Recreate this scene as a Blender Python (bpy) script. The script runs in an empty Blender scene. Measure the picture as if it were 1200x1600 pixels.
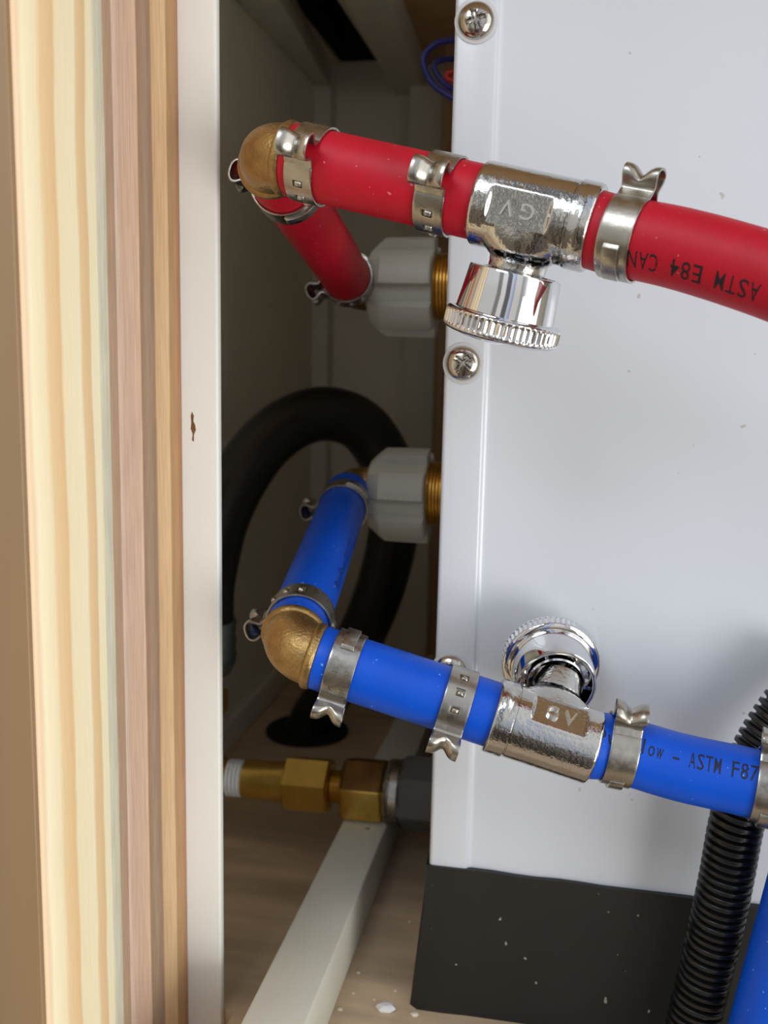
import bpy, bmesh, math, random
import numpy as np
from mathutils import Vector, Matrix
random.seed(7)
S = 0.001                      # everything below is written in millimetres
FLOOR = -190.0                 # floor height relative to the camera
C = bpy.context.scene.collection
scene = bpy.context.scene

# ------------------------------------------------------------------ camera
F = 1540.0
dY = Vector((295, -240, 1540)).normalized()
dn = Vector((-222, 9900, 1540)); dn = (dn - dn.dot(dY)*dY).normalized()
up = -dn
dX = dY.cross(up)
if dX.x < 0: dX = -dX
R3 = Matrix((dX, dY, up))      # world = R3 @ cam(x right, y down, z forward)
cam = bpy.data.cameras.new('camera'); camo = bpy.data.objects.new('camera', cam); C.objects.link(camo)
rx = R3 @ Vector((1,0,0)); ry = R3 @ Vector((0,-1,0)); rz = R3 @ Vector((0,0,-1))
m = Matrix((rx, ry, rz)).transposed().to_4x4(); m.translation = Vector((0, 0, -FLOOR*S))
camo.matrix_world = m
cam.sensor_fit = 'VERTICAL'; cam.sensor_height = 36; cam.lens = F/1600*36
cam.clip_start = 0.005; cam.clip_end = 50
cam.dof.use_dof = True; cam.dof.focus_distance = 0.226; cam.dof.aperture_fstop = 20
scene.camera = camo
scene.view_settings.view_transform = 'Standard'; scene.view_settings.look = 'None'
scene.view_settings.gamma = 1; scene.view_settings.use_curve_mapping = False
scene.view_settings.exposure = 0.0
scene.cycles.diffuse_bounces = 8; scene.cycles.max_bounces = 14

# ------------------------------------------------------------------ world: the daylit room the cabinet stands in
w = bpy.data.worlds.new('room'); scene.world = w; w.use_nodes = True
nt = w.node_tree; nt.nodes.clear()
out = nt.nodes.new('ShaderNodeOutputWorld'); bg = nt.nodes.new('ShaderNodeBackground')
tc = nt.nodes.new('ShaderNodeTexCoord'); sp = nt.nodes.new('ShaderNodeSeparateXYZ')
nt.links.new(tc.outputs['Generated'], sp.inputs[0])
rz_ = nt.nodes.new('ShaderNodeMapRange'); rz_.inputs[1].default_value = -1; rz_.inputs[2].default_value = 1
nt.links.new(sp.outputs['Z'], rz_.inputs[0])
r1 = nt.nodes.new('ShaderNodeValToRGB'); nt.links.new(rz_.outputs[0], r1.inputs[0])
def ramp(r, stops):
    e = r.color_ramp.elements
    while len(e) > 1: e.remove(e[0])
    e[0].position = stops[0][0]; e[0].color = (*stops[0][1], 1)
    for p, c in stops[1:]:
        q = e.new(p); q.color = (*c, 1)
ramp(r1, [(0, (.16,.12,.09)), (.36, (.25,.22,.18)), (.42, (.62,.62,.61)), (.62, (.72,.74,.76)), (.68, (.8,.83,.87)), (1, (.8,.83,.88))])
rx_ = nt.nodes.new('ShaderNodeMapRange'); rx_.inputs[1].default_value = -1; rx_.inputs[2].default_value = 1
nt.links.new(sp.outputs['X'], rx_.inputs[0])
r2 = nt.nodes.new('ShaderNodeValToRGB'); nt.links.new(rx_.outputs[0], r2.inputs[0])
ramp(r2, [(0, (.8,.78,.75)), (.27, (.9,.86,.8)), (.30, (.35,.33,.3)), (.35, (.35,.35,.36)), (.37, (1.1,1.05,.98)), (.44, (1.1,1.07,1.)), (.46, (.22,.22,.24)), (.53, (.2,.2,.22)), (.55, (1.,.98,.95)), (.61, (.45,.6,1.)), (.63, (1.1,1.,.85)), (.72, (1.,1.,1.)), (.75, (.55,.52,.5)), (.80, (.9,.9,.9)), (.84, (2.3,2.25,2.15)), (1, (2.3,2.25,2.2))])
mx = nt.nodes.new('ShaderNodeMix'); mx.data_type = 'RGBA'; mx.blend_type = 'MULTIPLY'; mx.inputs[0].default_value = 1
nt.links.new(r1.outputs[0], mx.inputs[6]); nt.links.new(r2.outputs[0], mx.inputs[7])
nt.links.new(mx.outputs[2], bg.inputs[0]); bg.inputs[1].default_value = 1.0
nt.links.new(bg.outputs[0], out.inputs[0])

def area(name, loc, target, sx, sy, power, col):
    l = bpy.data.lights.new(name, 'AREA'); l.shape = 'RECTANGLE'; l.size = sx*S; l.size_y = sy*S
    l.energy = power; l.color = col
    o = bpy.data.objects.new(name, l); C.objects.link(o)
    o.location = Vector((loc[0], loc[1], loc[2]-FLOOR))*S
    d = (Vector(target)-Vector(loc)).normalized()
    o.rotation_euler = d.to_track_quat('-Z', 'Y').to_euler()
    return o
area('window_light', (620, -330, -230), (-20, 250, -40), 420, 420, 4.2, (1.0, .975, .94))
area('ceiling_window_light', (-220, -260, 470), (20, 260, 0), 320, 260, 1.35, (.84, .92, 1.0))

# ------------------------------------------------------------------ helpers
def P(px, py, Y=None, X=None, Z=None):
    r = R3 @ Vector(((px-600)/F, (py-800)/F, 1.0))
    s = Y/r.y if Y is not None else (X/r.x if X is not None else Z/r.z)
    return r*s

def W(v): return Vector((v[0], v[1], v[2]-FLOOR))*S     # mm, camera-height origin -> metres, floor at 0

def link(name, data, parent=None):
    o = bpy.data.objects.new(name, data); C.objects.link(o)
    if parent: o.parent = parent
    return o
def tag(o, label=None, cat=None, group=None, kind=None):
    if label: o['label'] = label
    if cat: o['category'] = cat
    if group: o['group'] = group
    if kind: o['kind'] = kind
    return o
def thing(name, loc, label, cat, group=None, axes=None):
    o = link(name, None)
    M = Matrix.Identity(4)
    if axes:
        M = Matrix((axes[0], axes[1], axes[2])).transposed().to_4x4()
    M.translation = W(loc); o.matrix_world = M
    return tag(o, label, cat, group)

class MB:
    def __init__(s): s.v = []; s.f = []; s.mi = []
    def add(s, vs, fs, mi=0):
        b = len(s.v); s.v += [tuple(v) for v in vs]; s.f += [tuple(i+b for i in f) for f in fs]; s.mi += [mi]*len(fs)
    def box(s, a, b):
        x0,y0,z0 = a; x1,y1,z1 = b
        s.add([(x0,y0,z0),(x1,y0,z0),(x1,y1,z0),(x0,y1,z0),(x0,y0,z1),(x1,y0,z1),(x1,y1,z1),(x0,y1,z1)],
              [(0,3,2,1),(4,5,6,7),(0,1,5,4),(1,2,6,5),(2,3,7,6),(3,0,4,7)])
        return s
    def hexa(s, q):   # 8 arbitrary corners, order as box
        s.add(q, [(0,3,2,1),(4,5,6,7),(0,1,5,4),(1,2,6,5),(2,3,7,6),(3,0,4,7)]); return s
    def rings(s, rings, caps=True, close=False):
        n = len(rings[0]); vs = [p for r in rings for p in r]; fs = []
        m_ = len(rings)
        for i in range(m_ if close else m_-1):
            j = (i+1) % m_
            for k in range(n):
                l = (k+1) % n
                fs.append((i*n+k, i*n+l, j*n+l, j*n+k))
        if caps and not close:
            fs.append(tuple(reversed(range(n)))); fs.append(tuple(range((m_-1)*n, m_*n)))
        s.add(vs, fs); return s
    def lathe(s, prof, n=64, o=(0,0,0), ax=(1,0,0), ref=(0,0,1), rf=None, caps=True):
        o = Vector(o); ax = Vector(ax).normalized(); u = Vector(ref); u = (u-u.dot(ax)*ax).normalized(); v = ax.cross(u)
        rs = []
        for a, r in prof:
            ring = []
            for k in range(n):
                t = 2*math.pi*k/n
                rr = rf(a, t, r) if rf else r
                ring.append(o + ax*a + (u*math.cos(t)+v*math.sin(t))*rr)
            rs.append(ring)
        return s.rings(rs, caps)
    def sweep(s, path, r, n=40, caps=True):
        fr = frames(path); rs = []
        for i, (p, t, u, v, d) in enumerate(fr):
            rr = r(d) if callable(r) else r
            rs.append([p + (u*math.cos(2*math.pi*k/n)+v*math.sin(2*math.pi*k/n))*rr for k in range(n)])
        return s.rings(rs, caps)
    def build(s, name, mat, parent=None, loc=None, smooth=40, world=False, bevel=0, bseg=3, mats=None):
        """world=True: verts are in mm world coordinates; made local to the parent (or to loc)"""
        me = bpy.data.meshes.new(name)
        if world:
            base = Vector(loc) if loc is not None else None
            if parent is not None:
                inv = parent.matrix_world.inverted(); vs = [inv @ W(v) for v in s.v]
            else:
                if base is None:
                    a = np.array([list(v) for v in s.v]); base = Vector(((a[:,0].min()+a[:,0].max())/2, (a[:,1].min()+a[:,1].max())/2, a[:,2].min()))
                vs = [(Vector(v)-base)*S for v in s.v]
        else:
            vs = [Vector(v)*S for v in s.v]
        me.from_pydata(vs, [], s.f)
        for mm in (mats or [mat]): me.materials.append(mm)
        if mats: me.polygons.foreach_set('material_index', s.mi)
        bm = bmesh.new(); bm.from_mesh(me)
        bmesh.ops.recalc_face_normals(bm, faces=bm.faces)
        if bevel:
            ed = [e for e in bm.edges if len(e.link_faces) == 2 and e.calc_face_angle(0) > math.radians(30)]
            bmesh.ops.bevel(bm, geom=ed, offset=bevel*S, segments=bseg, profile=.5, affect='EDGES', clamp_overlap=True)
        bm.to_mesh(me); bm.free()
        if smooth:
            me.polygons.foreach_set('use_smooth', [True]*len(me.polygons))
            me.set_sharp_from_angle(angle=math.radians(smooth))
        o = link(name, me, parent)
        if world and parent is None: o.location = W(base)
        return o

def frames(path):
    p = [Vector(q) for q in path]; out = []; d = 0; u = None
    for i, q in enumerate(p):
        t = (p[min(i+1, len(p)-1)] - p[max(i-1, 0)]).normalized()
        if u is None:
            ref = Vector((0,-1,0)) if abs(t.y) < .9 else Vector((0,0,1))
            u = (ref - ref.dot(t)*t).normalized()
        else:
            u = (u - u.dot(t)*t).normalized(); d += (q-p[i-1]).length
        out.append((q, t, u, t.cross(u), d))
    return out
def spline(pts, step=1.0):
    p = [Vector(q) for q in pts]; p = [p[0]*2-p[1]] + p + [p[-1]*2-p[-2]]; out = []
    for i in range(1, len(p)-2):
        n = max(2, int((p[i+1]-p[i]).length/step))
        for k in range(n):
            t = k/n
            out.append(.5*((2*p[i]) + (p[i+1]-p[i-1])*t + (2*p[i-1]-5*p[i]+4*p[i+1]-p[i+2])*t*t + (3*p[i]-p[i-1]-3*p[i+1]+p[i+2])*t**3))
    out.append(p[-2]); return out

# ------------------------------------------------------------------ materials
def srgb(*c): return tuple(((x/255)/12.92 if x/255 <= .04045 else ((x/255+.055)/1.055)**2.4) for x in c)
def mat(name, col, rough=.5, metal=0, var=0, vscale=60, bump=0, bscale=400, coat=0, specks=None, stretch=None, spec=.5, rvar=0, sss=0):
    m_ = bpy.data.materials.new(name); m_.use_nodes = True; n = m_.node_tree.nodes; L = m_.node_tree.links
    b = n['Principled BSDF']; b.inputs['Base Color'].default_value = (*col, 1)
    b.inputs['Roughness'].default_value = rough; b.inputs['Metallic'].default_value = metal
    b.inputs['Coat Weight'].default_value = coat; b.inputs['Specular IOR Level'].default_value = spec
    if sss: b.inputs['Subsurface Weight'].default_value = sss; b.inputs['Subsurface Scale'].default_value = .002
    t = n.new('ShaderNodeTexCoord'); mp = n.new('ShaderNodeMapping'); L.new(t.outputs['Object'], mp.inputs[0])
    if stretch: mp.inputs['Scale'].default_value = stretch
    cs = None
    if var:
        no = n.new('ShaderNodeTexNoise'); no.inputs['Scale'].default_value = vscale; no.inputs['Detail'].default_value = 5; L.new(mp.outputs[0], no.inputs[0])
        r = n.new('ShaderNodeValToRGB'); L.new(no.outputs[0], r.inputs[0])
        ramp(r, [(.3, tuple(c*(1-var) for c in col)), (.7, tuple(min(1, c*(1+var)) for c in col))]); cs = r.outputs[0]
    if specks:
        scol, thr, sc = specks
        no = n.new('ShaderNodeTexNoise'); no.inputs['Scale'].default_value = sc; no.inputs['Detail'].default_value = 1; L.new(mp.outputs[0], no.inputs[0])
        r = n.new('ShaderNodeValToRGB'); L.new(no.outputs[0], r.inputs[0]); ramp(r, [(thr, (0,0,0)), (thr+.02, (1,1,1))])
        mx_ = n.new('ShaderNodeMix'); mx_.data_type = 'RGBA'; L.new(r.outputs[0], mx_.inputs[0])
        if cs: L.new(cs, mx_.inputs[6])
        else: mx_.inputs[6].default_value = (*col, 1)
        mx_.inputs[7].default_value = (*scol, 1); cs = mx_.outputs[2]
    if cs: L.new(cs, b.inputs['Base Color'])
    if rvar:
        no = n.new('ShaderNodeTexNoise'); no.inputs['Scale'].default_value = vscale*1.7; no.inputs['Detail'].default_value = 4; L.new(mp.outputs[0], no.inputs[0])
        r = n.new('ShaderNodeMapRange'); L.new(no.outputs[0], r.inputs[0]); r.inputs[1].default_value = .3; r.inputs[2].default_value = .7
        r.inputs[3].default_value = max(0, rough-rvar); r.inputs[4].default_value = rough+rvar; L.new(r.outputs[0], b.inputs['Roughness'])
    if bump:
        no = n.new('ShaderNodeTexNoise'); no.inputs['Scale'].default_value = bscale; no.inputs['Detail'].default_value = 3; L.new(mp.outputs[0], no.inputs[0])
        bp = n.new('ShaderNodeBump'); bp.inputs['Strength'].default_value = bump; bp.inputs['Distance'].default_value = .0006
        L.new(no.outputs[0], bp.inputs['Height']); L.new(bp.outputs[0], b.inputs['Normal'])
    return m_

M_red = mat('red_pex', srgb(188,14,40), .5, 0, .07, 90, .05, 500, spec=.35, specks=(srgb(225,110,120), .74, 700))
M_blue = mat('blue_pex', srgb(0,78,200), .4, 0, .05, 90, .04, 500, spec=.35, specks=(srgb(110,160,230), .75, 700))
M_steel = mat('stainless_band', srgb(176,172,163), .30, 1, .10, 300, .12, 350, rvar=.08)
M_chrome = mat('bright_chrome', srgb(222,222,224), .04, 1)
M_cast = mat('chromed_casting', srgb(200,199,196), .12, 1, .05, 200, .15, 1100, rvar=.03)
M_raise = mat('raised_lettering', srgb(235,235,232), .3, 1)
M_brass = mat('cast_brass', srgb(168,140,92), .42, 1, .2, 300, .35, 1300, rvar=.08)
M_brass2 = mat('machined_brass', srgb(222,186,100), .34, 1, .12, 120, .05, 500)
M_tarnish = mat('tarnished_brass', srgb(120,88,50), .5, 1, .3, 150, .1, 500)
M_nut = mat('grey_white_plastic', srgb(188,190,178), .45, 0, .03, 80, .05, 300)
M_white = mat('white_enamel', srgb(208,214,222), .22, 0, .012, 12, .012, 60, coat=.15, specks=(srgb(186,184,182), .79, 330))
M_black = mat('black_bitumen_tape', srgb(26,26,24), .45, 0, .25, 25, .12, 150, specks=(srgb(150,145,135), .765, 420))
M_ink = mat('black_ink', srgb(30,14,24), .6)
M_inkb = mat('dark_blue_ink', srgb(6,18,52), .6)
M_rubber = mat('black_rubber_hose', srgb(15,15,15), .3, 0, .2, 60, .05, 400)
M_corr = mat('black_corrugated_plastic', srgb(20,21,23), .28)
M_hole = mat('black_grommet_and_void', srgb(6,6,6), .8)
M_grey = mat('dark_grey_rubber', srgb(96,94,94), .6, 0, .1, 80)
M_tape = mat('white_thread_tape', srgb(225,228,230), .5, 0, 0, 60, .3, 700)
M_paint = mat('cream_painted_timber', srgb(216,214,200), .55, 0, .03, 60, .05, 200, specks=(srgb(70,60,45), .8, 260))
M_wall = mat('painted_cabinet_wall', srgb(228,224,206), .6, 0, .05, 12)
M_lam = mat('white_laminate', srgb(236,238,233), .4, 0, .01, 20, .02, 100, specks=(srgb(190,180,165), .82, 150))
M_tan = mat('tan_plywood', srgb(205,170,125), .6, 0, .12, 30, stretch=(1,1,.1))
M_brownstrip = mat('brown_timber_strip', srgb(165,130,98), .6, 0, .2, 60, stretch=(1,1,.08))
M_bwire = mat('blue_wire_insulation', srgb(24,34,120), .4)
M_rwire = mat('red_wire_insulation', srgb(190,40,30), .4)
M_ring = mat('clear_coated_washer', srgb(200,201,204), .3, coat=.3)
M_screw = mat('nickel_screw', srgb(190,186,178), .15, 1, .08, 400, .08, 500)
M_sticker = mat('gap_shadow_black', srgb(5,5,5), .9)

def wood_floor():
    m_ = mat('brown_board_floor', srgb(204,180,150), .55, 0, .30, 45, .2, 120, stretch=(.3,1.6,1), specks=(srgb(235,222,195), .80, 420))
    return m_
M_floor = wood_floor()

def band_mat(name, stops, y0, y1, wob, noise_s=(60,60,6), fine=.08, rough=.6, bump=.2):
    """boards whose layers run upright: colour bands across world Y, mildly wavy along their length"""
    m_ = bpy.data.materials.new(name); m_.use_nodes = True; n = m_.node_tree.nodes; L = m_.node_tree.links
    b = n['Principled BSDF']; b.inputs['Roughness'].default_value = rough; b.inputs['Specular IOR Level'].default_value = .25
    g = n.new('ShaderNodeNewGeometry'); s = n.new('ShaderNodeSeparateXYZ'); L.new(g.outputs['Position'], s.inputs[0])
    mp = n.new('ShaderNodeMapping'); mp.inputs['Scale'].default_value = noise_s; L.new(g.outputs['Position'], mp.inputs[0])
    no = n.new('ShaderNodeTexNoise'); no.inputs['Scale'].default_value = 1; no.inputs['Detail'].default_value = 3; L.new(mp.outputs[0], no.inputs[0])
    mr = n.new('ShaderNodeMapRange'); L.new(s.outputs['Y'], mr.inputs[0]); mr.inputs[1].default_value = y0*S; mr.inputs[2].default_value = y1*S
    ma = n.new('ShaderNodeMath'); ma.operation = 'MULTIPLY_ADD'; L.new(no.outputs[0], ma.inputs[0]); ma.inputs[1].default_value = wob; L.new(mr.outputs[0], ma.inputs[2])
    mb = n.new('ShaderNodeMath'); mb.operation = 'SUBTRACT'; L.new(ma.outputs[0], mb.inputs[0]); mb.inputs[1].default_value = wob*.5
    r = n.new('ShaderNodeValToRGB'); L.new(mb.outputs[0], r.inputs[0]); ramp(r, stops)
    mp2 = n.new('ShaderNodeMapping'); mp2.inputs['Scale'].default_value = (900, 900, 90); L.new(g.outputs['Position'], mp2.inputs[0])
    n2 = n.new('ShaderNodeTexNoise'); n2.inputs['Scale'].default_value = 1; n2.inputs['Detail'].default_value = 4; L.new(mp2.outputs[0], n2.inputs[0])
    m2 = n.new('ShaderNodeMapRange'); L.new(n2.outputs[0], m2.inputs[0]); m2.inputs[1].default_value = .3; m2.inputs[2].default_value = .7; m2.inputs[3].default_value = 1-fine; m2.inputs[4].default_value = 1+fine
    mm = n.new('ShaderNodeVectorMath'); mm.operation = 'SCALE'; L.new(r.outputs[0], mm.inputs[0]); L.new(m2.outputs[0], mm.inputs['Scale'])
    L.new(mm.outputs[0], b.inputs['Base Color'])
    bp = n.new('ShaderNodeBump'); bp.inputs['Strength'].default_value = bump; bp.inputs['Distance'].default_value = .0004
    L.new(n2.outputs[0], bp.inputs['Height']); L.new(bp.outputs[0], b.inputs['Normal'])
    return m_
JX = -100.0
def yat(px): return P(px, 800, X=JX).y
YA, YB, YC, YD = yat(45), yat(164), yat(288.5), yat(343.5)
def stops_px(lst, a, b):
    o = []
    for px, c in lst: o.append((min(1, max(0, (yat(px)-a)/(b-a))), srgb(*c)))
    return o
_l = (246,236,202); _t = (233,205,160); _l2 = (240,226,190)
M_pine = band_mat('pine_end_bands', stops_px([(44,(236,208,172)),(54,(238,214,180)),(60,_l),(80,_l2),(86,_t),(104,(228,194,146)),(108,_l2),(134,_l),(138,_t),(149,(230,198,150)),(152,_l),(163,(248,240,204))], YA, YB), YA, YB, .11, (8,8,22), .015)
M_ply = band_mat('plywood_edge_bands', stops_px([(164,(206,202,182)),(178,(196,192,172)),(179.5,(176,148,124)),(191,(172,144,120)),(193,(216,192,174)),(200,(204,174,152)),(222,(214,182,158)),(226,(224,192,162)),(228,(164,132,106)),(237,(172,146,124)),(247,(160,130,104)),(250,(216,180,138)),(260,(226,190,146)),(269,(232,196,150)),(271,(184,148,106)),(280,(188,146,104)),(288,(164,118,88))], YB, YC), YB, YC, .035, (40,40,10), .10, bump=.5)

# ------------------------------------------------------------------ the cabinet
XW = P(345, 1170, Z=FLOOR).x; YK = P(560, 1013, Z=FLOOR).y; ZC = P(525, 103, Y=YK).z
XR = 260
def struct(name, mb, mat_, **k): return tag(mb.build(name, mat_, world=True, **k), kind='structure')
XL = P(341.5, 800, Y=YC).x
struct('floor', MB().rings([[(XW-12, YC+3, z), (XL+3, YC+3, z), (XL+3, 150, z), (XR, 150, z), (XR, YK+12, z), (XW-12, YK+12, z)] for z in (FLOOR-12, FLOOR)]), M_floor)
struct('wall_left', MB().box((XW-12, YC+3, FLOOR), (XW, YK+12, ZC+60)), M_wall)
XPR = P(686, 300, Y=YK).x
struct('wall_back', MB().box((XW, YK, FLOOR), (XR, YK+12, ZC+60)), M_wall)
struct('wall_right', MB().box((XR, 180, FLOOR), (XR+12, YK+12, ZC+60)), M_wall)
# ceiling with its dark opening (closed space above, its dark put into near-black walls)
h0 = P(464, 2, Z=ZC); h1 = P(525, 103, Z=ZC); h2 = P(588, 103, Z=ZC); h3 = P(537, 2, Z=ZC)
hx0, hx1, hy0, hy1 = (h0.x+h1.x)/2, (h3.x+h2.x)/2, 380, h1.y-1
xb = P(640, 150, Z=ZC).x
c = MB()
c.box((XW, 180, ZC), (hx0, YK, ZC+2)); c.box((hx1, 180, ZC), (xb, YK, ZC+2)); c.box((hx0, 180, ZC), (hx1, hy0, ZC+2)); c.box((hx0, hy1, ZC), (hx1, YK, ZC+2))
struct('ceiling', c, M_wall)
d = MB(); d.box((hx0-8, hy0-8, ZC+2), (hx0, hy1+.9, ZC+58)); d.box((hx1, hy0-8, ZC+2), (hx1+8, hy1+.9, ZC+58)); d.box((hx0, hy0-8, ZC+2), (hx1, hy0, ZC+58)); d.box((hx0, hy1, ZC+2), (hx1, hy1+.9, ZC+58)); d.box((hx0-8, hy0-8, ZC+58), (hx1+8, hy1+.9, ZC+62))
struct('trim_1', d, M_hole)
struct('trim_2', MB().box((xb, 180, ZC-1), (XR, YK, ZC+8)), M_tan)      # tan plywood over the heater
struct('trim_3', MB().box((XW-12, 180, ZC+8), (XR, 262, ZC+60)), M_wall)  # unseen rail over the opening, added to block high light

# beams under the ceiling
ZB = ZC-16
def beam(name, pts_px, z, zt, label=None):
    q = [P(x, y, Z=z) for x, y in pts_px]     # near-left, near-right, far-right, far-left
    # extend towards the camera
    nl = q[0] + (q[0]-q[3])*.5; nr = q[1] + (q[1]-q[2])*.5
    b = [nl, nr, q[2], q[3]]
    mb = MB().hexa([(v.x, v.y, z) for v in b] + [(v.x, v.y, zt) for v in b])
    return struct(name, mb, M_paint, bevel=.6)
beam('trim_4', [(370,0),(436,0),(514,134),(474,134)], ZC-14, ZC)
beam('trim_5', [(538,0),(604,0),(684,190),(642,190)], ZC-18, ZC)
# upright posts in the far corners
def post(name, x0, x1, ypx, Y, th, ztop, mat_=None):
    a = P(x0, ypx, Y=Y).x; b = P(x1, ypx, Y=Y).x
    return struct(name, MB().box((a, Y, FLOOR), (b, Y+th, ztop)), mat_ or M_paint, bevel=.6)
post('trim_6', 471, 514, 350, YK-14, 14, ZC-14)
post('trim_7', 634, 684, 400, YK-22, 14, ZC-18)
post('trim_8', 686, 730, 400, YK-60, 8, ZC-1, M_brownstrip)
struct('baseboard_left', MB().box((XW, YD+40, FLOOR), (XW+5, YK, FLOOR+14)), M_paint, bevel=.8)

# front jamb: pine strip, plywood edge, white laminate
t = thing('pine_board', (JX, YA, FLOOR), 'pale pine board with wavy upright grain, nearest upright at far left', 'board')
MB().box((JX-60, YA+.6, FLOOR-60), (JX, YB, 130)).build('board_face', M_pine, t, world=True, bevel=.9)
MB().box((JX-60, YA-1, FLOOR-60), (JX-.4, YA+.6, 130)).build('front_face', mat('brown_board_front', srgb(150,122,90), .5, 0, .10, 40, stretch=(1,1,.1)), t, world=True, bevel=.3)['label'] = 'brown front face of the board'  # front face coloured darker brown than the rest of the board
t = thing('plywood_panel', (JX, YB, FLOOR), 'plywood panel edge with brown and tan plies between pine board and white laminate', 'panel')
MB().box((JX-60, YB, FLOOR-60), (JX-.4, YC, 130)).build('plies', M_ply, t, world=True, bevel=.4)
t = thing('laminate_strip', (JX, YC, FLOOR), 'white laminated strip with a small brown chip beside the dark cabinet opening', 'panel strip')
MB().box((JX-58, YC, FLOOR-60), (XL, YC+3, 130)).build('laminate', M_lam, t, world=True, bevel=.7)
chip = MB()
cp = [(300,643),(303,650),(302,658),(305,664),(306,672),(303,680),(303,690),(300,688),(301,678),(298,670),(299,660),(298,650)]
cv = [P(x, y, Y=YC-.02) for x, y in cp]
chip.add([(v.x, v.y-.02, v.z) for v in cv] + [(v.x, v.y+.5, v.z) for v in cv], [tuple(range(12)), tuple(range(23, 11, -1))] + [(k, (k+1)%12, 12+(k+1)%12, 12+k) for k in range(12)])
o = chip.build('chip_mark', mat('exposed_brown_core', srgb(122,84,54), .8, 0, .3, 900), t, world=True); o['label'] = 'small ragged brown chip in the laminate'

# batten lying on the floor
zt = FLOOR+18
a = P(375,1600,Z=zt); b = P(478,1600,Z=zt); cc = P(618,1262,Z=zt); dd = P(540,1270,Z=zt)
dl = (dd-a).normalized(); dr = (cc-b).normalized()
def atY(p, dr_, y): return p + dr_*((y-p.y)/dr_.y)
dr.x = (dl.x+dr.x)/2; dl.x = dr.x
q = [atY(a, dl, 170), atY(b, dr, 170), atY(b, dr, YK-24), atY(a, dl, YK-24)]
t = MB().hexa([(v.x, v.y, FLOOR) for v in q] + [(v.x, v.y, zt) for v in q]).build('floor_batten', M_paint, world=True, bevel=.7)
tag(t, 'cream painted square batten running back along the brown floor', 'batten')

# ------------------------------------------------------------------ the white heater
YH = 264.0
XE = P(690, 700, Y=YH).x
ZT = 112.0
zb0 = P(668, 1350, Y=YH).z; zb1 = P(1090, 1404, Y=YH).z; xb1 = P(1090, 1404, Y=YH).x
zb2 = zb0 + (zb1-zb0)*((200-XE)/(xb1-XE))
heater = thing('water_heater', (60, YH, FLOOR), 'white enamelled metal heater casing with black taped base filling the right side', 'water heater')
MB().box((XE+1.5, YH+3, FLOOR+3), (200, 500, ZT)).build('casing_body', M_white, heater, world=True, bevel=1)
XF = P(750, 700, Y=YH).x
fl = MB().hexa([(XE, YH, zb0-4), (XF+1, YH, zb0-4), (XF+1, YH+4, zb0-4), (XE, YH+4, zb0-4), (XE, YH, ZT), (XF+1, YH, ZT), (XF+1, YH+4, ZT), (XE, YH+4, ZT)])
fl.build('side_flange', M_white, heater, world=True, bevel=1.2, bseg=4)
# front skin: gently stepped forward from the flange by a rounded fold
fp = MB()
prof = [(XF-.2, YH+.1), (XF+.4, YH+.3), (XF+1.0, YH+.8), (XF+1.5, YH+1.1), (XF+2.3, YH+1.2), (XF+30, YH+1.0), (XF+70, YH+1.1), (198, YH+1.1), (198, YH+3), (XF-.2, YH+3)]
fp.rings([[(x, y, z0) for x, y in prof] for z0 in (FLOOR+8, ZT)])
fp.build('front_panel', M_white, heater, world=True, smooth=60)
# black tape wrapped round the foot
bt = MB()
def ytape(x): return YH-.6 if x > XF+1 else YH-1.0
xs = [XE-.8, XE-.6] + list(np.linspace(XE+1, 199, 40))
top = []; bot = []
rings = []
for x in xs:
    f = (x-XE)/(200-XE); zt_ = zb0 + (zb2-zb0)*min(1, max(0, f)) + .15*math.sin(x*.23) + .08*math.sin(x*.71)
    yo = ytape(x) + (.9 if x < XE else 0)
    flare = -3.2*max(0, 1-(x-XE)/10) if x < XE+10 else 0
    ring = []
    for k in range(9):
        h = k/8; z = FLOOR + (zt_-FLOOR)*h
        e = (1-h)**2
        ring.append((x + flare*e, yo - 2.0*e*(1 if x > XE else .6), z))
    ring += [(x + 0, YH+6, zt_), (x+flare, YH+6, FLOOR)]
    rings.append(ring)
bt.rings(rings)
bt.box((XE-.9, YH+5, FLOOR), (XE+1.4, 498, zb0))
o = bt.build('taped_base', M_black, heater, world=True, smooth=50); o['label'] = 'black tape wrap around the casing foot'

def screw(px, py, rot):
    c_ = P(px, py, Y=YH-.05)
    s = MB(); R = 4.55
    prof = [(0, R+.9), (.25, R+.9), (.4, R+.5), (.4, R)]
    s.lathe(prof, 64, c_, (0,-1,0), (0,0,1)); w_ = s.build('screw_washer', M_ring, heater, world=True)
    s = MB(); N = 72
    # pan head with a recessed cross
    rs = []
    prof = [(0.2, R), (.7, R), (1.15, R*.96), (1.6, R*.86), (2.0, R*.72), (2.25, R*.58), (2.4, R*.45), (2.5, R*.34), (2.55, R*.22), (2.55, R*.12), (2.55, .02)]
    u = Vector((math.cos(rot), 0, math.sin(rot))); v = Vector((-math.sin(rot), 0, math.cos(rot)))
    for a_, r_ in prof:
        ring = []
        for k in range(N):
            t_ = 2*math.pi*k/N; x = r_*math.cos(t_); y = r_*math.sin(t_)
            arm = min(abs(x), abs(y)); far = max(abs(x), abs(y))
            dep = 0
            if far < R*.58:
                dep = 1.3*max(0, min(1, (.62-arm)/.3))*max(0, min(1, (R*.58-far)/.5))
            ring.append(Vector(c_) + u*x + v*y + Vector((0,-1,0))*(a_-dep))
        rs.append(ring)
    s.rings(rs); s.build('screw', M_screw, heater, world=True, smooth=35)
screw(744, 33, .3); screw(724, 568, .9); screw(704, 1048, .5)

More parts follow.
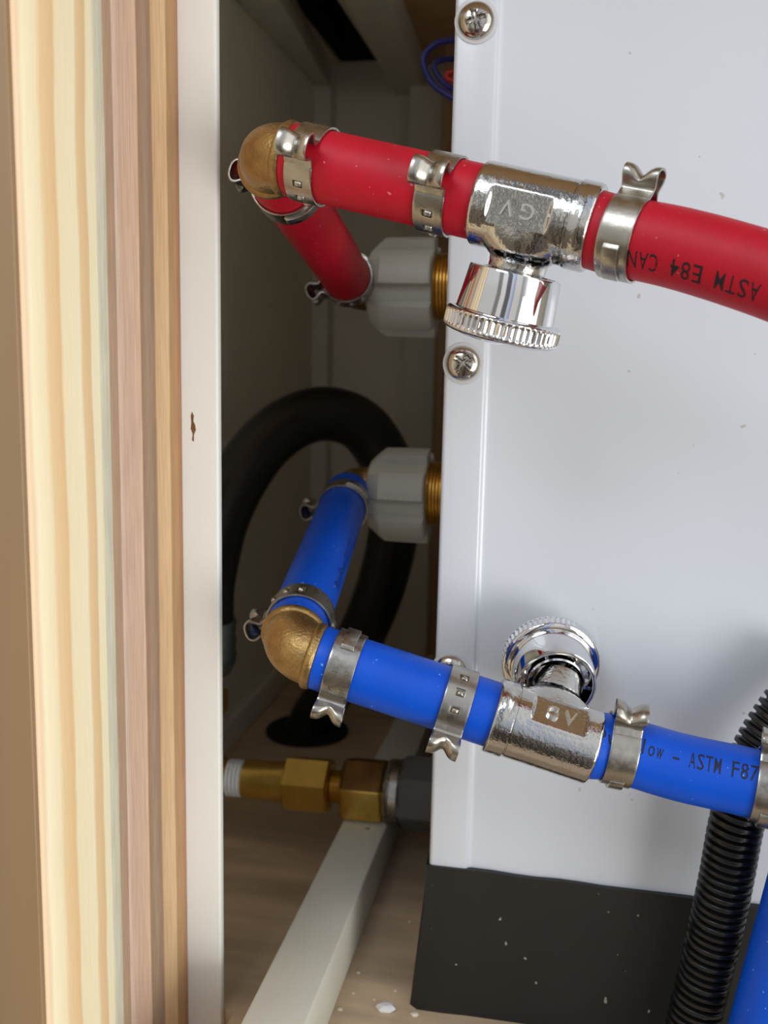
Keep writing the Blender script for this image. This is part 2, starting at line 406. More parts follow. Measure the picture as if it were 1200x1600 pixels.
# ------------------------------------------------------------------ writing
def text_mesh(s, size, thin=-.0, res=2, cuts=2, depth=0, space=1.0):
    cu = bpy.data.curves.new('t', 'FONT'); cu.body = s; cu.size = size; cu.align_x = 'LEFT'; cu.resolution_u = res; cu.offset = thin; cu.extrude = depth; cu.space_character = space
    ob = bpy.data.objects.new('t', cu); C.objects.link(ob)
    dg = bpy.context.evaluated_depsgraph_get(); me = bpy.data.meshes.new_from_object(ob.evaluated_get(dg))
    bpy.data.objects.remove(ob)
    bm = bmesh.new(); bm.from_mesh(me); bmesh.ops.remove_doubles(bm, verts=bm.verts, dist=1e-5)
    bmesh.ops.triangulate(bm, faces=bm.faces)
    if cuts: bmesh.ops.subdivide_edges(bm, edges=bm.edges, cuts=cuts, use_grid_fill=True)
    bm.verts.ensure_lookup_table()
    vs = [v.co.copy() for v in bm.verts]; idx = {v: i for i, v in enumerate(bm.verts)}; fs = [tuple(idx[v] for v in f.verts) for f in bm.faces]
    bm.free(); bpy.data.meshes.remove(me); bpy.data.curves.remove(cu)
    return vs, fs
def mono_text(string, size, pitch):
    V = []; Fc = []
    for i, ch_ in enumerate(string):
        if ch_ == ' ': continue
        vs, fs = text_mesh(ch_, size, .004*size)
        x0 = min(v.x for v in vs); x1 = max(v.x for v in vs); wd = x1-x0
        k = min(1.3, pitch*.80/wd) if wd > size*.2 else 1
        b = len(V); V += [Vector(((i+.5)*pitch + (v.x-(x0+x1)/2)*k, v.y, v.z)) for v in vs]; Fc += [tuple(q+b for q in f) for f in fs]
    return V, Fc
def text_on_pipe(path, r, string, s0, phi, size, parent, mat_, flip=False, width=None, name='printed_text', label=None):
    """s0: arc length where the text starts; phi: 0 faces -Y (camera side), +90 = up"""
    vs, fs = mono_text(string, size, width/len(string)); k = 1
    fr = frames(path); ds = [f[4] for f in fr]; out_ = []
    hgt = size*.35
    for v in vs:
        x = v.x*k; y = v.y-hgt
        if flip: s = s0 - x; a = phi - y/r
        else: s = s0 + x; a = phi + y/r
        i = max(0, min(len(ds)-2, int(np.searchsorted(ds, s))-1)); p, t_, u, w_, d_ = fr[i]
        f0 = Vector((0,-1,0)); f0 = (f0-f0.dot(t_)*t_).normalized(); g0 = f0.cross(t_)
        if g0.z < 0: g0 = -g0
        out_.append(p + t_*(s-d_) + (f0*math.cos(a)+g0*math.sin(a))*(r+.04+v.z))
    mb = MB(); mb.add(out_, fs); o_ = mb.build(name, mat_, parent, world=True, smooth=0)
    if label: o_['label'] = label
    return o_

# ------------------------------------------------------------------ pipes
RP = 8.0
def pipe(path, r, m_, label, s0=None, name='hose_pipe'):
    path = [Vector(p) for p in path]
    t_ = thing(name, path[0], label, 'pipe')
    mb = MB(); fr = frames(path); n = 64
    # solid walled tube with softly rounded cut ends
    L_ = fr[-1][4]
    rr = []
    ex = [(0, r-2.0), (0, r-.35), (.12, r-.1), (.4, r)]
    for d_, ra in ex: rr.append((path[0]+fr[0][1]*d_, fr[0], ra))
    for i in range(1, len(fr)-1): rr.append((fr[i][0], fr[i], r))
    for d_, ra in reversed(ex): rr.append((path[-1]-fr[-1][1]*d_, fr[-1], ra))
    mb.rings([[p + (f[2]*math.cos(2*math.pi*k/n)+f[3]*math.sin(2*math.pi*k/n))*ra for k in range(n)] for p, f, ra in rr])
    mb.build('pipe_wall', m_, t_, world=True, smooth=45)
    return t_
def line(a, b, step=2.0):
    a = Vector(a); b = Vector(b); n = max(2, int((b-a).length/step)); return [a+(b-a)*k/n for k in range(n+1)]

E1 = P(415, 240, Y=228.5); E2 = P(557, 456, Y=345)
B1 = P(452, 1012, Y=228.5); B2 = P(549, 757, Y=345)
RVc = P(838, 337, Y=219.5)                # valve centres
BVc = P(848, 1142, Y=231.5)
# red runs
rA = P(452, 249, Y=228); 
red_dir = (RVc-E1).normalized()
r_start = E1 + red_dir*7.0
r_v0 = RVc - red_dir*11; r_v1 = RVc + red_dir*11
redA = pipe(line(r_start, r_v0), RP, M_red, 'short red pipe between upper brass elbow and upper chrome valve')
rp = spline([r_v1, P(960, 368, Y=216), P(1050, 386, Y=212), P(1150, 414, Y=206.5), P(1260, 452, Y=200), P(1420, 520, Y=190)], 1.5)
redB = pipe(rp, RP, M_red, 'red pipe with upside-down black print leaving the upper valve to the right')
# diagonals
def dirn(a, b): return (b-a).normalized()
rd = dirn(E1, E2); bd = dirn(B1, B2)
redD = pipe(line(E1+rd*7.0, E2-rd*9.5), RP, M_red, 'red pipe running back from upper brass elbow to upper swivel nut')
blueD = pipe(line(B1+bd*7.5, B2-bd*9.5), RP, M_blue, 'blue pipe running back from lower brass elbow to lower swivel nut')
blue_dir = (BVc-B1).normalized()
b_v0 = BVc - blue_dir*10.5; b_v1 = BVc + blue_dir*10.5
blueA = pipe(line(B1+blue_dir*7.5, b_v0), RP, M_blue, 'short blue pipe between lower brass elbow and lower chrome valve')
bp_ = spline([b_v1, P(960, 1169, Y=233), P(1060, 1198, Y=232.5), P(1160, 1220, Y=231), P(1240, 1240, Y=229), P(1400, 1290, Y=222)], 1.5)
blueB = pipe(bp_, RP, M_blue, 'blue pipe with dark print leaving the lower valve to the right')
def s_at(path, px):
    fr = frames(path); best = None
    for p, t_, u, v, d_ in fr:
        c_ = R3.transposed() @ p; x = 600+F*c_.x/c_.z
        if best is None or abs(x-px) < best[0]: best = (abs(x-px), d_)
    return best[1]
def pt_at(path, s):
    fr = frames(path)
    for i in range(1, len(fr)):
        if fr[i][4] >= s: 
            f0 = fr[i-1]; return f0[0] + f0[1]*(s-f0[4]), f0[1]
    return fr[-1][0], fr[-1][1]
text_on_pipe(rp, RP, 'ASTM E84 CAN', s_at(rp, 1222), math.radians(-36), 5.4, redB, M_ink, flip=True, width=(s_at(rp,1222)-s_at(rp,1003)), label='black upside-down printing')
text_on_pipe(rp, RP, 'C', s_at(rp, 936), math.radians(-36), 5.4, redB, M_ink, flip=True, width=2.6, label='black upside-down letter')
text_on_pipe(bp_, RP, 'PureFlow - ASTM F877', s_at(bp_, 928), math.radians(38), 5.4, blueB, M_inkb, width=(s_at(bp_,1188)-s_at(bp_,928)), label='dark printing along the pipe')
dpath = line(B1+bd*7.5, B2-bd*9.5)
# print on the diagonal blue and red pipes (right-hand flank)
def text_on_diag(a, b, r, string, s0, phi, size, parent, mat_, label):
    t_ = (b-a).normalized(); f0 = Vector((1,0,0)); f0 = (f0-f0.dot(t_)*t_).normalized(); g0 = Vector((0,0,1)); g0 = (g0-g0.dot(t_)*t_).normalized()
    vs, fs = text_mesh(string, size, -.012*size); out_ = []
    for v in vs:
        y = v.y-size*.35; an = phi + y/r
        out_.append(a + t_*(s0+v.x) + (f0*math.cos(an)+g0*math.sin(an))*(r+.04))
    mb = MB(); mb.add(out_, fs); o_ = mb.build('printed_text', mat_, parent, world=True, smooth=0); o_['label'] = label
text_on_diag(B1, B2, RP, 'PureFlow (20) CTS', 30, math.radians(18), 4.2, blueD, M_inkb, 'dark printing along the flank')
text_on_diag(E1, E2, RP, 'ASTM F877 CTS', 34, math.radians(12), 4.2, redD, M_ink, 'black printing along the flank')

# ------------------------------------------------------------------ brass elbows
def elbow(c_, d1, d2, l1, l2, label, m_=None, r=7.7):
    """corner c_, arms towards d1 and d2"""
    c_ = Vector(c_); d1 = Vector(d1).normalized(); d2 = Vector(d2).normalized()
    t_ = thing('brass_elbow', c_, label, 'pipe fitting')
    k = 7.0; pts = [c_ + d1*l1] + [c_+d1*(l1-(l1-k)*i/4) for i in range(1, 4)]
    for i in range(13):
        a = i/12; pts.append((c_+d1*k)*(1-a)**2 + c_*2*a*(1-a)*.93 + (c_+d2*k)*a*a + (c_+ (d1+d2)*k*.0)*0 + (c_+(d1+d2)*k*.5)*(2*a*(1-a)*.07))
    pts += [c_+d2*(k+(l2-k)*i/4) for i in range(1, 5)]
    mb = MB(); mb.sweep(pts, r, 56); mb.build('elbow_body', m_ or M_brass, t_, world=True, smooth=60)
    for dd_, ll in ((d1, l1), (d2, l2)):
        mb = MB(); ref = (0,0,1) if abs(dd_.z) < .9 else (1,0,0)
        mb.lathe([(ll-2.6, r-.3), (ll-2.3, r+.35), (ll-1.7, r+.75), (ll-.7, r+.75), (ll-.15, r+.5), (ll, r)], 56, c_, dd_, ref)
        mb.lathe([(ll-.5, 5.2), (ll+1.2, 5.2)], 32, c_, dd_, ref)
        mb.build('collar', m_ or M_brass, t_, world=True)
    return t_
elbow(E1, red_dir, rd, 7.2, 7.2, 'dull brass elbow at the left end of the red pipes')
elbow(B1, blue_dir, bd, 7.7, 7.7, 'bright cast brass elbow at the left end of the blue pipes')
XD = Vector((1,0,0))
elbow(E2, -rd, XD, 9.6, 9, 'small brass elbow joining rear red pipe to upper swivel nut', r=6.6)
elbow(B2, -bd, XD, 9.6, 9, 'small brass elbow joining rear blue pipe to lower swivel nut', r=6.6)

# ------------------------------------------------------------------ pinch clamps
def clamp_proto(flip):
    """local frame: X along the pipe, ear towards +Z; returns dict of meshes"""
    sg = 1 if flip else -1
    t_ = link('pinch_clamp', None)
    Wd = 6.8; r0 = 8.45; nw = 13
    path = []     # (tangent coord, normal coord, height factor)
    a0 = math.radians(20)
    n = 150
    for k in range(n+1):
        a = a0 + (2*math.pi-2*a0)*k/n
        path.append((r0*math.sin(a), r0*math.cos(a), 0, math.degrees(a)))
    ear = [(-2.3, 8.7, 0), (-1.75, 9.3, .1), (-1.7, 10.2, .3), (-2.2, 11.2, .55), (-2.75, 12.3, .8), (-2.6, 13.3, .95), (-1.8, 14.0, 1), (-.7, 14.3, 1), (.7, 14.3, 1), (1.8, 14.0, 1), (2.6, 13.3, .95), (2.75, 12.3, .8), (2.2, 11.2, .55), (1.7, 10.2, .3), (1.75, 9.3, .1), (2.3, 8.7, 0)]
    es = spline([Vector(e) for e in ear], .35)
    path += [(e.x, e.y, max(0, min(1, e.z)), 0) for e in es]
    mb = MB(); N = len(path); vs = []; fs = []
    for (x, y, h, a) in path:
        for j in range(nw):
            u = -1+2*j/(nw-1)
            yy = y; xx = x
            if h > 0:   # the crimp: the ear is squeezed in at mid width
                g = math.exp(-(u/.42)**2)
                yy -= 2.0*g*h**2
                xx *= 1 - .2*g*h
                xw = u*Wd/2*(1+.10*h)
            else: xw = u*Wd/2
            vs.append((xw, sg*xx, yy))
    wins = [(42, 54), (70, 82), (98, 110)]
    for i in range(N):
        i2 = (i+1) % N
        for j in range(nw-1):
            a = path[i][3]; skip = path[i][2] == 0 and any(w0 < a < w1 for w0, w1 in wins) and j in (5, 6, 4, 7) 
            if skip: continue
            fs.append((i*nw+j, i2*nw+j, i2*nw+j+1, i*nw+j+1))
    mb.add(vs, fs)
    o_ = mb.build('band', M_steel, t_, smooth=50)
    md = o_.modifiers.new('s', 'SOLIDIFY'); md.thickness = .55*S; md.offset = 0
    md = o_.modifiers.new('b', 'BEVEL'); md.width = .12*S; md.segments = 2; md.limit_method = 'ANGLE'
    # inner layer seen through the windows
    mb = MB(); rs = []
    for k in range(24):
        a = math.radians(32 + 90*k/23); rs.append([(x, sg*rr*math.sin(a), rr*math.cos(a)) for x, rr in ((-2.9, 8.02), (2.9, 8.02), (2.9, 8.16), (-2.9, 8.16))])
    mb.rings(rs); mb.build('inner_tongue', M_steel, t_)
    # hooks in the windows
    for w0, w1 in wins:
        mb = MB(); am = math.radians((w0+w1)/2)
        c_ = Vector((0.1, sg*8.3*math.sin(am), 8.3*math.cos(am))); nr = Vector((0, sg*math.sin(am), math.cos(am)))
        tg = Vector((0, sg*math.cos(am), -math.sin(am)))
        rs = []
        for z_, k_ in ((-.2, 1), (.25, 1), (.6, .86), (.85, .6), (.95, .3)):
            ring = []
            for q_ in range(20):
                th = 2*math.pi*q_/20; cx = abs(math.cos(th))**.5*math.copysign(1, math.cos(th)); sy = abs(math.sin(th))**.5*math.copysign(1, math.sin(th))
                ring.append(c_ + Vector((1,0,0))*cx*.95*k_ + tg*sy*.72*k_ + nr*z_)
            rs.append(ring)
        mb.rings(rs); mb.build('hook', M_steel, t_, smooth=50)
    # raised tongue on the far side
    mb = MB(); rs = []
    for k in range(40):
        f = k/39; a = math.radians(192 + 64*f)
        lift = .15 + .75*min(1, max(0, (f)/.12)) * min(1, (1-f)/.12 + .35)
        ww = 1.75*min(1, .55+f*6)
        rr = 8.6+lift
        rs.append([(-ww, sg*8.6*math.sin(a), 8.6*math.cos(a)), (-ww*.93, sg*rr*math.sin(a), rr*math.cos(a)), (ww*.93, sg*rr*math.sin(a), rr*math.cos(a)), (ww, sg*8.6*math.sin(a), 8.6*math.cos(a))])
    mb.rings(rs); mb.build('tongue_ridge', M_steel, t_, smooth=50, bevel=.15)
    return t_
protos = {False: clamp_proto(False), True: clamp_proto(True)}
used = {}
def clamp(c_, ax, phi, flip, label, frame='front', sc=1.0):
    ax = Vector(ax).normalized()
    f0 = Vector((0,-1,0)) if frame == 'front' else Vector((1,0,0))
    f0 = (f0-f0.dot(ax)*ax).normalized()
    g0 = f0.cross(ax); 
    if g0.z < 0: g0 = -g0
    z = f0*math.cos(math.radians(phi)) + g0*math.sin(math.radians(phi))
    y = z.cross(ax)
    src = protos[flip]
    if not used.get(flip): o_ = src; used[flip] = True
    else:
        o_ = src.copy(); C.objects.link(o_)
        for ch in src.children:
            c2 = ch.copy(); C.objects.link(c2); c2.parent = o_
    M = Matrix((ax, y, z)).transposed().to_4x4() @ Matrix.Scale(sc, 4); M.translation = W(c_)
    o_.matrix_world = M
    return tag(o_, label, 'hose clamp', 'stainless pinch clamps on the red and blue pipes')
bpy.context.view_layer.update()
def on(path_a, path_b, px):     # point on the straight run at image column px
    best = None
    for p in line(path_a, path_b, .2):
        c_ = R3.transposed() @ p; x = 600+F*c_.x/c_.z
        if best is None or abs(x-px) < best[0]: best = (abs(x-px), p)
    return best[1]
# y = z x ax orientation: flip chosen so that windows fall on the visible side as in the photo
clamp(on(r_start, r_v0, 492), red_dir, 8, False, 'steel pinch clamp nearest the upper brass elbow on the front red pipe')
clamp(on(r_start, r_v0, 690), red_dir, 10, False, 'steel pinch clamp just left of the upper chrome valve on red pipe')
c_, ax_ = pt_at(rp, s_at(rp, 982)); clamp(c_, ax_, 86, True, 'steel pinch clamp right of upper chrome valve, its ear sticking straight up')
cb1 = on(B1, BVc, 538); clamp(cb1, blue_dir, -58, False, 'steel pinch clamp nearest the lower brass elbow with stamped lettering on front blue pipe')
clamp(on(B1, BVc, 712), blue_dir, -40, True, 'steel pinch clamp just left of the lower chrome valve, ear pointing down')
c_, ax_ = pt_at(bp_, s_at(bp_, 966)); cb3 = (c_, ax_); clamp(c_, ax_, 66, True, 'steel pinch clamp just right of the lower chrome valve, ear on top')
c_, ax_ = pt_at(bp_, s_at(bp_, 1203)); clamp(c_, ax_, 80, True, 'steel pinch clamp cut by the right edge on blue pipe')
# on the diagonals
def ond(a, b, s): return Vector(a)+(Vector(b)-Vector(a)).normalized()*s
clamp(ond(E1, E2, 20), rd, 168, False, 'steel pinch clamp behind the upper brass elbow on the rear red pipe', 'side')
clamp(ond(E1, E2, 103), rd, 205, True, 'steel pinch clamp at the rear end of the red pipe by swivel nut', 'side')
clamp(ond(B1, B2, 15.5), bd, 190, False, 'steel pinch clamp behind the lower brass elbow on the rear blue pipe', 'side')
clamp(ond(B1, B2, 98), bd, 185, True, 'steel pinch clamp at the rear end of the blue pipe by swivel nut', 'side')

# stamped lettering wrapped round two clamp bands (runs around the band)
def stamp(c_, ax, rows, phi0, size, parent, r=8.84, up_sign=1):
    ax = Vector(ax).normalized(); f0 = Vector((0,-1,0)); f0 = (f0-f0.dot(ax)*ax).normalized(); g0 = f0.cross(ax)
    if g0.z < 0: g0 = -g0
    mb = MB()
    for j, (s_, off) in enumerate(rows):
        vs, fs = text_mesh(s_, size, -.02*size)
        o2 = []
        for v in vs:
            an = math.radians(phi0) + up_sign*v.x/r; xx = off + up_sign*(-v.y)
            o2.append(Vector(c_) + ax*xx + (f0*math.cos(an)+g0*math.sin(an))*r)
        mb.add(o2, fs)
    o_ = mb.build('stamped_text', M_stamp, parent, world=True, smooth=0); o_['label'] = 'small stamped lettering'
M_stamp = mat('stamp_shade', srgb(92,88,80), .6, 0)
cl = [o for o in C.objects if o.name.startswith('pinch_clamp') and 'nearest the lower brass' in str(o.get('label'))][0]
bpy.context.view_layer.update()
stamp(cb1, blue_dir, [('1/2"PEX/CTS', -.4), ('ASTM F1807', 2.6)], -50, 1.9, cl)

# ------------------------------------------------------------------ drain valves
def valve(c_, ax, portdir, label, capfix=None, capz=12.2):
    ax = Vector(ax).normalized(); z = Vector(portdir); z = (z-z.dot(ax)*ax).normalized(); y = z.cross(ax)
    t_ = thing('drain_valve', c_, label, 'valve', None, (ax, y, z))
    # body with a flat sunken nameplate on the +Y flank
    L_ = 12.8; mb = MB(); rs = []; xs = sorted(set([-L_, -L_+.12, -L_+.4, 7.6, 7.9, 8.1, 8.4, 8.7, L_-.7, L_-.25, L_] + list(np.linspace(-L_+.8, L_-1, 90))))
    for x in xs:
        e = min(x+L_, L_-x)
        r = 8.95
        if x > 8.1: r = 9.25
        if 7.9 <= x <= 8.1: r = 8.7
        if e < .5: r -= (.5-e)**2*1.6
        ring = []
        for k in range(140):
            t2 = 2*math.pi*k/140; rr = r
            # angle measured from +Y
            dt = math.atan2(math.sin(t2-math.pi/2), math.cos(t2-math.pi/2))    # t2=0 ->+Z ; pi/2 -> +Y
            xc = abs(x+2.2); zc = abs(r*math.sin(dt)) if abs(dt) < 1.2 else 9
            m_ = min(1, max(0, (6.9-xc)/.7))*min(1, max(0, (4.5-zc)/.7))
            if m_ > 0 and abs(dt) < 1.2:
                flat = 8.15/math.cos(dt); rr = r*(1-m_)+min(r, flat)*m_
                if abs(dt) > .42: rr = r*(1-m_) + (8.15/math.cos(dt))*m_
            # small swelling on the collar
            if x > 8.8:
                b_ = math.exp(-((x-10.7)/1.1)**2 - (dt/.45)**2); rr += .55*b_
            ring.append((x, rr*math.sin(t2), rr*math.cos(t2)))
        rs.append(ring)
    rs = [[(-L_, v[1]*.86, v[2]*.86) for v in rs[0]]] + rs + [[(L_, v[1]*.86, v[2]*.86) for v in rs[-1]]]
    mb.rings(rs); mb.build('valve_body', M_cast, t_, smooth=50)
    # neck flaring out of the body
    sx = -1.2
    def rf(a, t2, r): return r*(1+.42*max(0, (9.8-a)/5.8)*abs(math.sin(t2))**2) if a < 9.8 else r
    mb = MB(); mb.lathe([(3.5, 8.6), (5.5, 8.5), (7.0, 8.2), (8.2, 7.7), (9.0, 7.1), (9.8, 6.5), (11, 6.3), (16, 6.3)], 72, (sx,0,0), (0,0,1), (0,1,0), rf=rf)
    mb.build('neck', M_cast, t_, smooth=50)
    cap = link('drain_cap', None, t_); cap.location = Vector((sx, 0, capz))*S
    if capfix: cap.rotation_euler = capfix
    # the cap: hollow smooth skirt, knurled rim, low domed end, hub with spokes inside
    k0 = MB(); H = 9.8
    k0.lathe([(H, 9.6), (0.5, 9.0), (0.1, 9.15), (0, 9.6), (.15, 10.0), (.5, 10.15), (H*.5, 10.55), (H-.4, 11.0), (H, 11.6)], 96, (0,0,0), (0,0,1), (0,1,0), caps=False)
    k0.build('cap_skirt', M_chrome, cap, smooth=40)
    k1 = MB(); nn = 58
    def kr(a, t2, r):
        g = max(0, 1-abs((a-H-2.1)/1.75)**6)
        return r - .42*g*(.5+.5*math.cos(nn*t2))**.6
    k1.lathe([(H-.3, 10.6), (H-.2, 12.0), (H+.1, 12.6), (H+.4, 12.85)] + [(H+.5+.2*i, 12.9) for i in range(17)] + [(H+4.1, 12.75), (H+4.5, 12.4), (H+4.8, 11.5), (H+5.3, 9.5), (H+5.8, 6), (H+6.0, .05)], nn*6, (0,0,0), (0,0,1), (0,1,0), rf=kr)
    k1.build('knurled_rim', M_chrome, cap, smooth=60)
    k2 = MB(); k2.lathe([(1.2, 6.45), (.9, 7.0), (1.2, 7.4), (H, 7.4), (H, 6.45)], 64, (0,0,0), (0,0,1), (0,1,0), caps=False)
    for i in range(6):
        a = 2*math.pi*i/6; u = Vector((math.cos(a), math.sin(a), 0)); v = Vector((-math.sin(a), math.cos(a), 0)); zz = Vector((0,0,1))
        q_ = []
        for zz_ in (2.0, H):
            for du, dv in ((7.2, -.45), (9.6, -.45), (9.6, .45), (7.2, .45)): q_.append(u*du+v*dv+zz*zz_)
        k2.hexa(q_)
    k2.build('hub', M_chrome, cap, smooth=40)
    # raised letters on the nameplate: read with the port up
    vs, fs = text_mesh('G V', 4.6, -.0, res=3, cuts=0, depth=.28)
    mxw = max(v.x for v in vs)
    mb = MB(); mb.add([(-2.2 - (v.x-mxw/2), 8.5+v.z*1.6, v.y-1.6) for v in vs], fs)
    o_ = mb.build('raised_letters', M_raise, t_, smooth=0); o_['label'] = 'raised letters G V'
    return t_
# upper valve: port hangs down, nameplate towards the camera
valve(RVc, red_dir, Vector((-.04, .07, -1)), 'chrome drain valve on the red pipe with its knurled cap hanging below')
a_ = math.radians(55); CAPX = 24
valve(BVc, -blue_dir, Vector((0, math.sin(a_), math.cos(a_))), 'chrome drain valve on the blue pipe with its knurled cap behind and above', (math.radians(CAPX), math.radians(10), 0), 14.2)

# ------------------------------------------------------------------ swivel nuts, inlets
def swivel(px0, px1, py, label):
    a = P(px0, py, Y=345); b = P(px1, py, Y=345); L_ = b.x-a.x
    t_ = thing('swivel_nut', a, label, 'pipe fitting', 'swivel nuts on the heater inlets')
    mb = MB()
    def rf(x, t2, r):
        k = (math.degrees(t2)+18) % 60; w_ = 1-min(1, max(0, (abs(k-30)-17)/2.5))
        f = min(1, max(0, (x-1.0)/4.5)); 
        return r + w_*(3.0*f)
    mb.lathe([(0, 8), (0, 11.2), (.4, 12.2), (1.0, 12.8), (3, 13.4), (5.5, 13.8), (10, 13.9), (L_-.6, 14), (L_-.1, 13.6), (L_, 12.8), (L_, 10)], 240, a, (1,0,0), (0,0,1), rf=rf)
    mb.build('nut_shell', M_nut, t_, world=True, smooth=30)
    mb = MB(); mb.lathe([(-6, 5.8), (-1, 6.2), (.5, 7.8)], 48, a, (1,0,0), (0,0,1)); mb.build('insert', M_brass, t_, world=True)
    return a, b
n1 = swivel(581, 682, 449, 'pale grey plastic swivel nut on the upper heater inlet beside red pipe')
n2 = swivel(580, 671, 771, 'pale grey plastic swivel nut on the lower heater inlet beside blue pipe')
for (a, b), lab in ((n1, 'upper'), (n2, 'lower')):
    mb = MB(); prof = []; x = -3.0; L_ = XE+2-b.x
    while x < L_:
        prof += [(x, 10.6), (x+.45, 11.6), (x+.9, 10.6)]; x += 1.15
    mb.lathe(prof, 64, b, (1,0,0), (0,0,1)); o_ = mb.build('inlet_thread', M_brass2, heater, world=True); o_['label'] = 'threaded brass inlet'

# ------------------------------------------------------------------ brass relief/supply connector low down
def hexprof(a, b, r, ch=.8): return [(a, r*.86), (a+ch, r), (b-ch, r), (b, r*.86)]
YF = 345
def Q(px, py): return P(px, py, Y=YF)
c0 = Q(345, 1213); c1 = Q(383, 1216); c2 = Q(448, 1219); c3 = Q(518, 1223); c4 = Q(537, 1228); c5 = Q(607, 1235); c6 = Q(626, 1238); c7 = Q(700, 1246)
axf = (c6-c0).normalized()
def L(p): return (p-c0).dot(axf)
t_ = thing('brass_connector', c0, 'brass hose connector with hex nuts joining low on the heater side', 'pipe fitting')
mb = MB(); mb.lathe([(L(c0)-9, 6.6), (L(c0)+2.6, 6.6), (L(c0)+2.9, 6.0), (L(c0)+6, 6.0)], 48, c0, axf, (0,0,1)); mb.lathe(hexprof(-9, 1.6, 8.0), 6, c0, axf, (0,0,1)); mb.build('coupling_nut', M_brass2, t_, world=True, smooth=25)
mb = MB(); pr = []
x = L(c0)+3.2
while x < L(c1)-.6: pr += [(x, 6.3), (x+.5, 7.2), (x+1.2, 6.5)]; x += 1.5
mb.lathe(pr, 48, c0, axf, (0,0,1)); o_ = mb.build('thread_tape', M_tape, t_, world=True); o_['label'] = 'white thread seal tape'
mb = MB(); mb.lathe([(L(c1)-.4, 6.5), (L(c1), 7.2), (L(c1)+1, 7.4), (L(c2), 7.6)], 56, c0, axf, (0,0,1)); mb.build('barrel', M_brass2, t_, world=True)
mb = MB(); mb.lathe(hexprof(L(c2), L(c3), 10.8), 6, c0, axf, (0,-.18,1)); mb.build('hex_nut', M_brass2, t_, world=True, smooth=25)
mb = MB(); pr = []
x = L(c3)
while x < L(c4)+.5: pr += [(x, 5.6), (x+.4, 6.3), (x+.8, 5.6)]; x += 1.0
mb.lathe(pr, 48, c0, axf, (0,0,1)); mb.build('threaded_neck', M_brass2, t_, world=True)
mb = MB(); mb.lathe([(L(c4), 10.2), (L(c4)+1.6, 12.6), (L(c5)-1.6, 12.6), (L(c5), 10.4)], 6, c0, axf, (0,-.18,1)); 
n_ = len(mb.f)
o_ = mb.build('union_nut', M_brass2, t_, world=True, smooth=25, bevel=.5)
o_.data.materials.append(M_tarnish)
for p in o_.data.polygons:
    if p.normal.z > .35: p.material_index = 1
o_['label'] = 'large hex union nut, tarnished dark on top'
mb = MB(); mb.lathe([(L(c5)-.5, 11.2), (L(c5)+.6, 12.2), (L(c5)+1.3, 11.6), (L(c5)+2, 12.3), (L(c6), 12)], 64, c0, axf, (0,0,1)); mb.build('steel_ring', M_steel, t_, world=True)
mb = MB(); mb.lathe([(L(c6)-.2, 12.2), (L(c6)+2.2, 14.0), (L(c7)-.5, 14.0), (L(c7), 13.0)], 6, c0, axf, (0,.25,1)); mb.build('rubber_boot', M_grey, t_, world=True, smooth=30, bevel=1.2)['label'] = 'dark grey rubber boot against the heater'

# black hose loop with its ferrule
e = Q(320, 1208)
hose_pts = [Q(317, 975), P(322, 900, Y=352), P(352, 790, Y=368), P(415, 692, Y=388), P(490, 648, Y=405), P(560, 662, Y=418), P(605, 725, Y=428), P(618, 800, Y=436), P(600, 900, Y=444), P(566, 990, Y=452), P(520, 1075, Y=460), P(494, 1126, Y=466)]
hp = hose_pts[-1]; gz = P(480, 1143, Z=FLOOR); hose_pts[-1] = Vector((gz.x+3, gz.y+1, FLOOR+8)); hose_pts.append(Vector((gz.x, gz.y, FLOOR-2)))
for i in range(1, 11): 
    pass
t_ = thing('rubber_hose', (gz.x, gz.y, FLOOR), 'thick black rubber hose looping up behind the blue pipe and down into floor', 'hose')
MB().sweep(spline(hose_pts, 3), 11.6, 40).build('hose_tube', M_rubber, t_, world=True, smooth=60)
mb = MB(); ho = hose_pts[0]; dv = Vector((0,0,-1))
mb.lathe([(-2, 12.4), (-1, 12.9), (4, 12.2), (6, 12.9), (9, 12.2), (11, 12.9), (15, 12.4), (19, 10.5), (20, 8)], 48, ho, dv, (1,0,0)); mb.build('ferrule', mat('zinc_ferrule', srgb(150,160,165), .35, 1, .1, 200), t_, world=True)
mb = MB(); mb.lathe([(19, 6), (33, 6)], 32, ho, dv, (1,0,0)); mb.lathe(hexprof(26, 36, 9.5), 6, ho, dv, (0,1,0)); mb.lathe([(36, 6.2), (ho.z-e.z+6.5, 6.2)], 32, ho, dv, (1,0,0)); mb.build('hose_end_nut', M_brass2, t_, world=True, smooth=25)
mb = MB(); mb.lathe([(0, 21), (1.0, 21), (1.8, 20.2), (2.0, 18), (2.0, 5)], 64, (gz.x, gz.y, FLOOR), (0,0,1), (1,0,0), rf=lambda a, t2, r: r*(1 if True else 1))
o_ = mb.build('floor_grommet', M_hole, world=True); tag(o_, 'round black grommet in the floor where the black hose drops through', 'grommet')

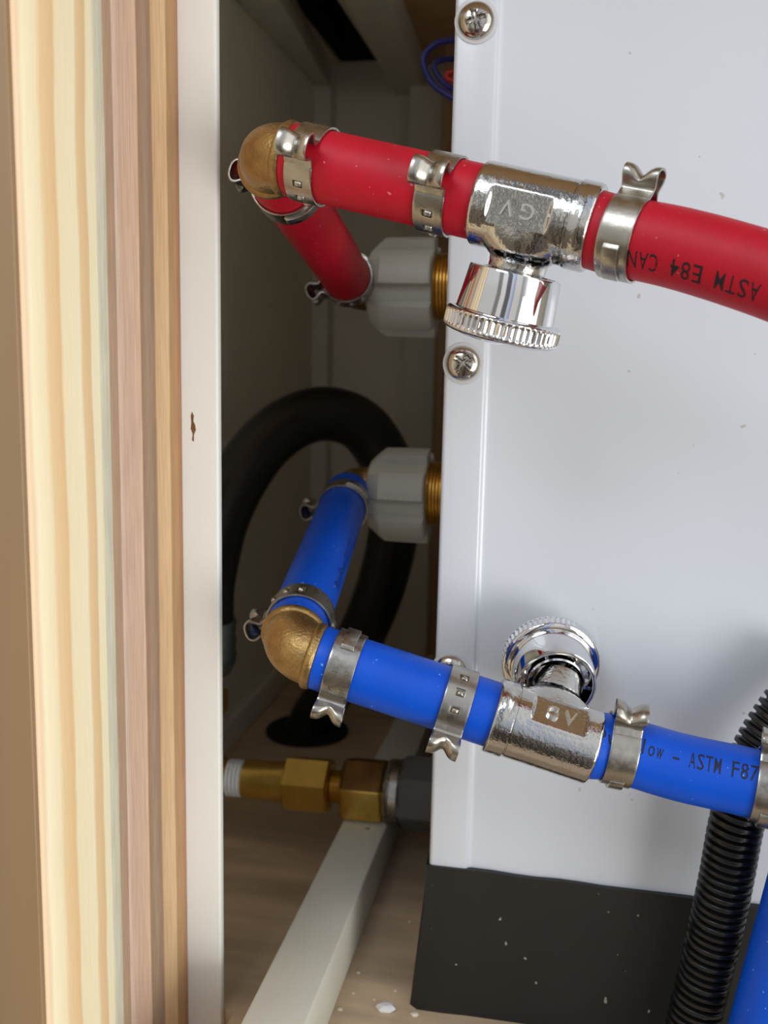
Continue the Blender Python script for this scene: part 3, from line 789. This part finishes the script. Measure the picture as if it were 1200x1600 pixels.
# ------------------------------------------------------------------ corrugated hose and blue pipe at right
ch = spline([P(1290, 1040, Y=254), P(1225, 1115, Y=252), P(1180, 1190, Y=250.5), P(1152, 1280, Y=249.5), P(1135, 1370, Y=249), P(1116, 1460, Y=249), P(1092, 1560, Y=248.5), P(1062, 1680, Y=247)], .18)
mb = MB()
pitch = 2.15
def cr(d_):
    x = (d_ % pitch)/pitch; k = .5+.5*math.cos(2*math.pi*(x-.5)); k = min(1, max(0, (k-.12)*2.3))
    return 5.55 + 1.25*k
mb.sweep(ch, cr, 40)
o_ = mb.build('corrugated_hose', M_corr, world=True, smooth=60); tag(o_, 'black corrugated hose crossing behind the blue pipe at lower right', 'hose')
pb = line(P(1276, 1300, Y=238), P(1183, 1640, Y=236), 3)
pipe(pb, RP, M_blue, 'plain blue pipe rising at the bottom right corner beside corrugated hose')

# ------------------------------------------------------------------ wires behind the heater edge, crumbs on the floor
def wire(pts, r, m_, label, Y=330):
    ps = spline([P(x, y, Y=Y+dy) for x, y, dy in pts], 1.0)
    o2 = MB().sweep(ps, r, 16).build('wire', m_, world=True, smooth=60); tag(o2, label, 'wire', 'looped wires beside the heater')
wire([(760,58,4),(712,62,2),(684,67,0),(664,84,0),(663,105,0),(675,130,0),(695,146,0),(715,157,0),(760,180,4)], 1.0, M_bwire, 'outermost dark blue wire looping out past the heater edge')
wire([(760,88,12),(712,92,9),(690,93,6),(678,102,5),(684,118,5),(697,133,5),(714,143,6),(760,165,8)], .95, M_bwire, 'inner dark blue wire loop beside the heater edge')
wire([(760,100,9),(712,112,9),(700,114,9),(698,121,9),(712,128,9),(760,138,9)], .95, M_rwire, 'short red wire loop inside the blue wires')
for k, (px, py, s_) in enumerate([(603, 1575, 2.2), (531, 1577, .9), (560, 1520, .7), (640, 1440, .7), (648, 1585, 1.3), (585, 1562, .6), (618, 1548, .6), (552, 1552, .6)]):
    s_ *= .62 if k else .9; mb = MB(); c_ = P(px, py, Z=FLOOR+.4*s_); rs = []
    for i, (h, q_) in enumerate([(-.4, .8), (0, 1), (.5, .85), (.8, .4)]):
        rs.append([c_ + Vector(((1+.35*random.random())*q_*math.cos(a*1.047)*1.3, (1+.35*random.random())*q_*math.sin(a*1.047), h*.8))*s_ for a in range(6)])
    mb.rings(rs); o_ = mb.build('wood_crumb', mat('crumb', srgb(226,218,200) if k else srgb(232,232,232), .8), world=True, smooth=0)
    tag(o_, 'white fluffy scrap on the floor below the heater corner' if k == 0 else 'tiny pale wood crumb on the floor beside the batten', 'debris', None if k == 0 else 'wood crumbs on the floor')
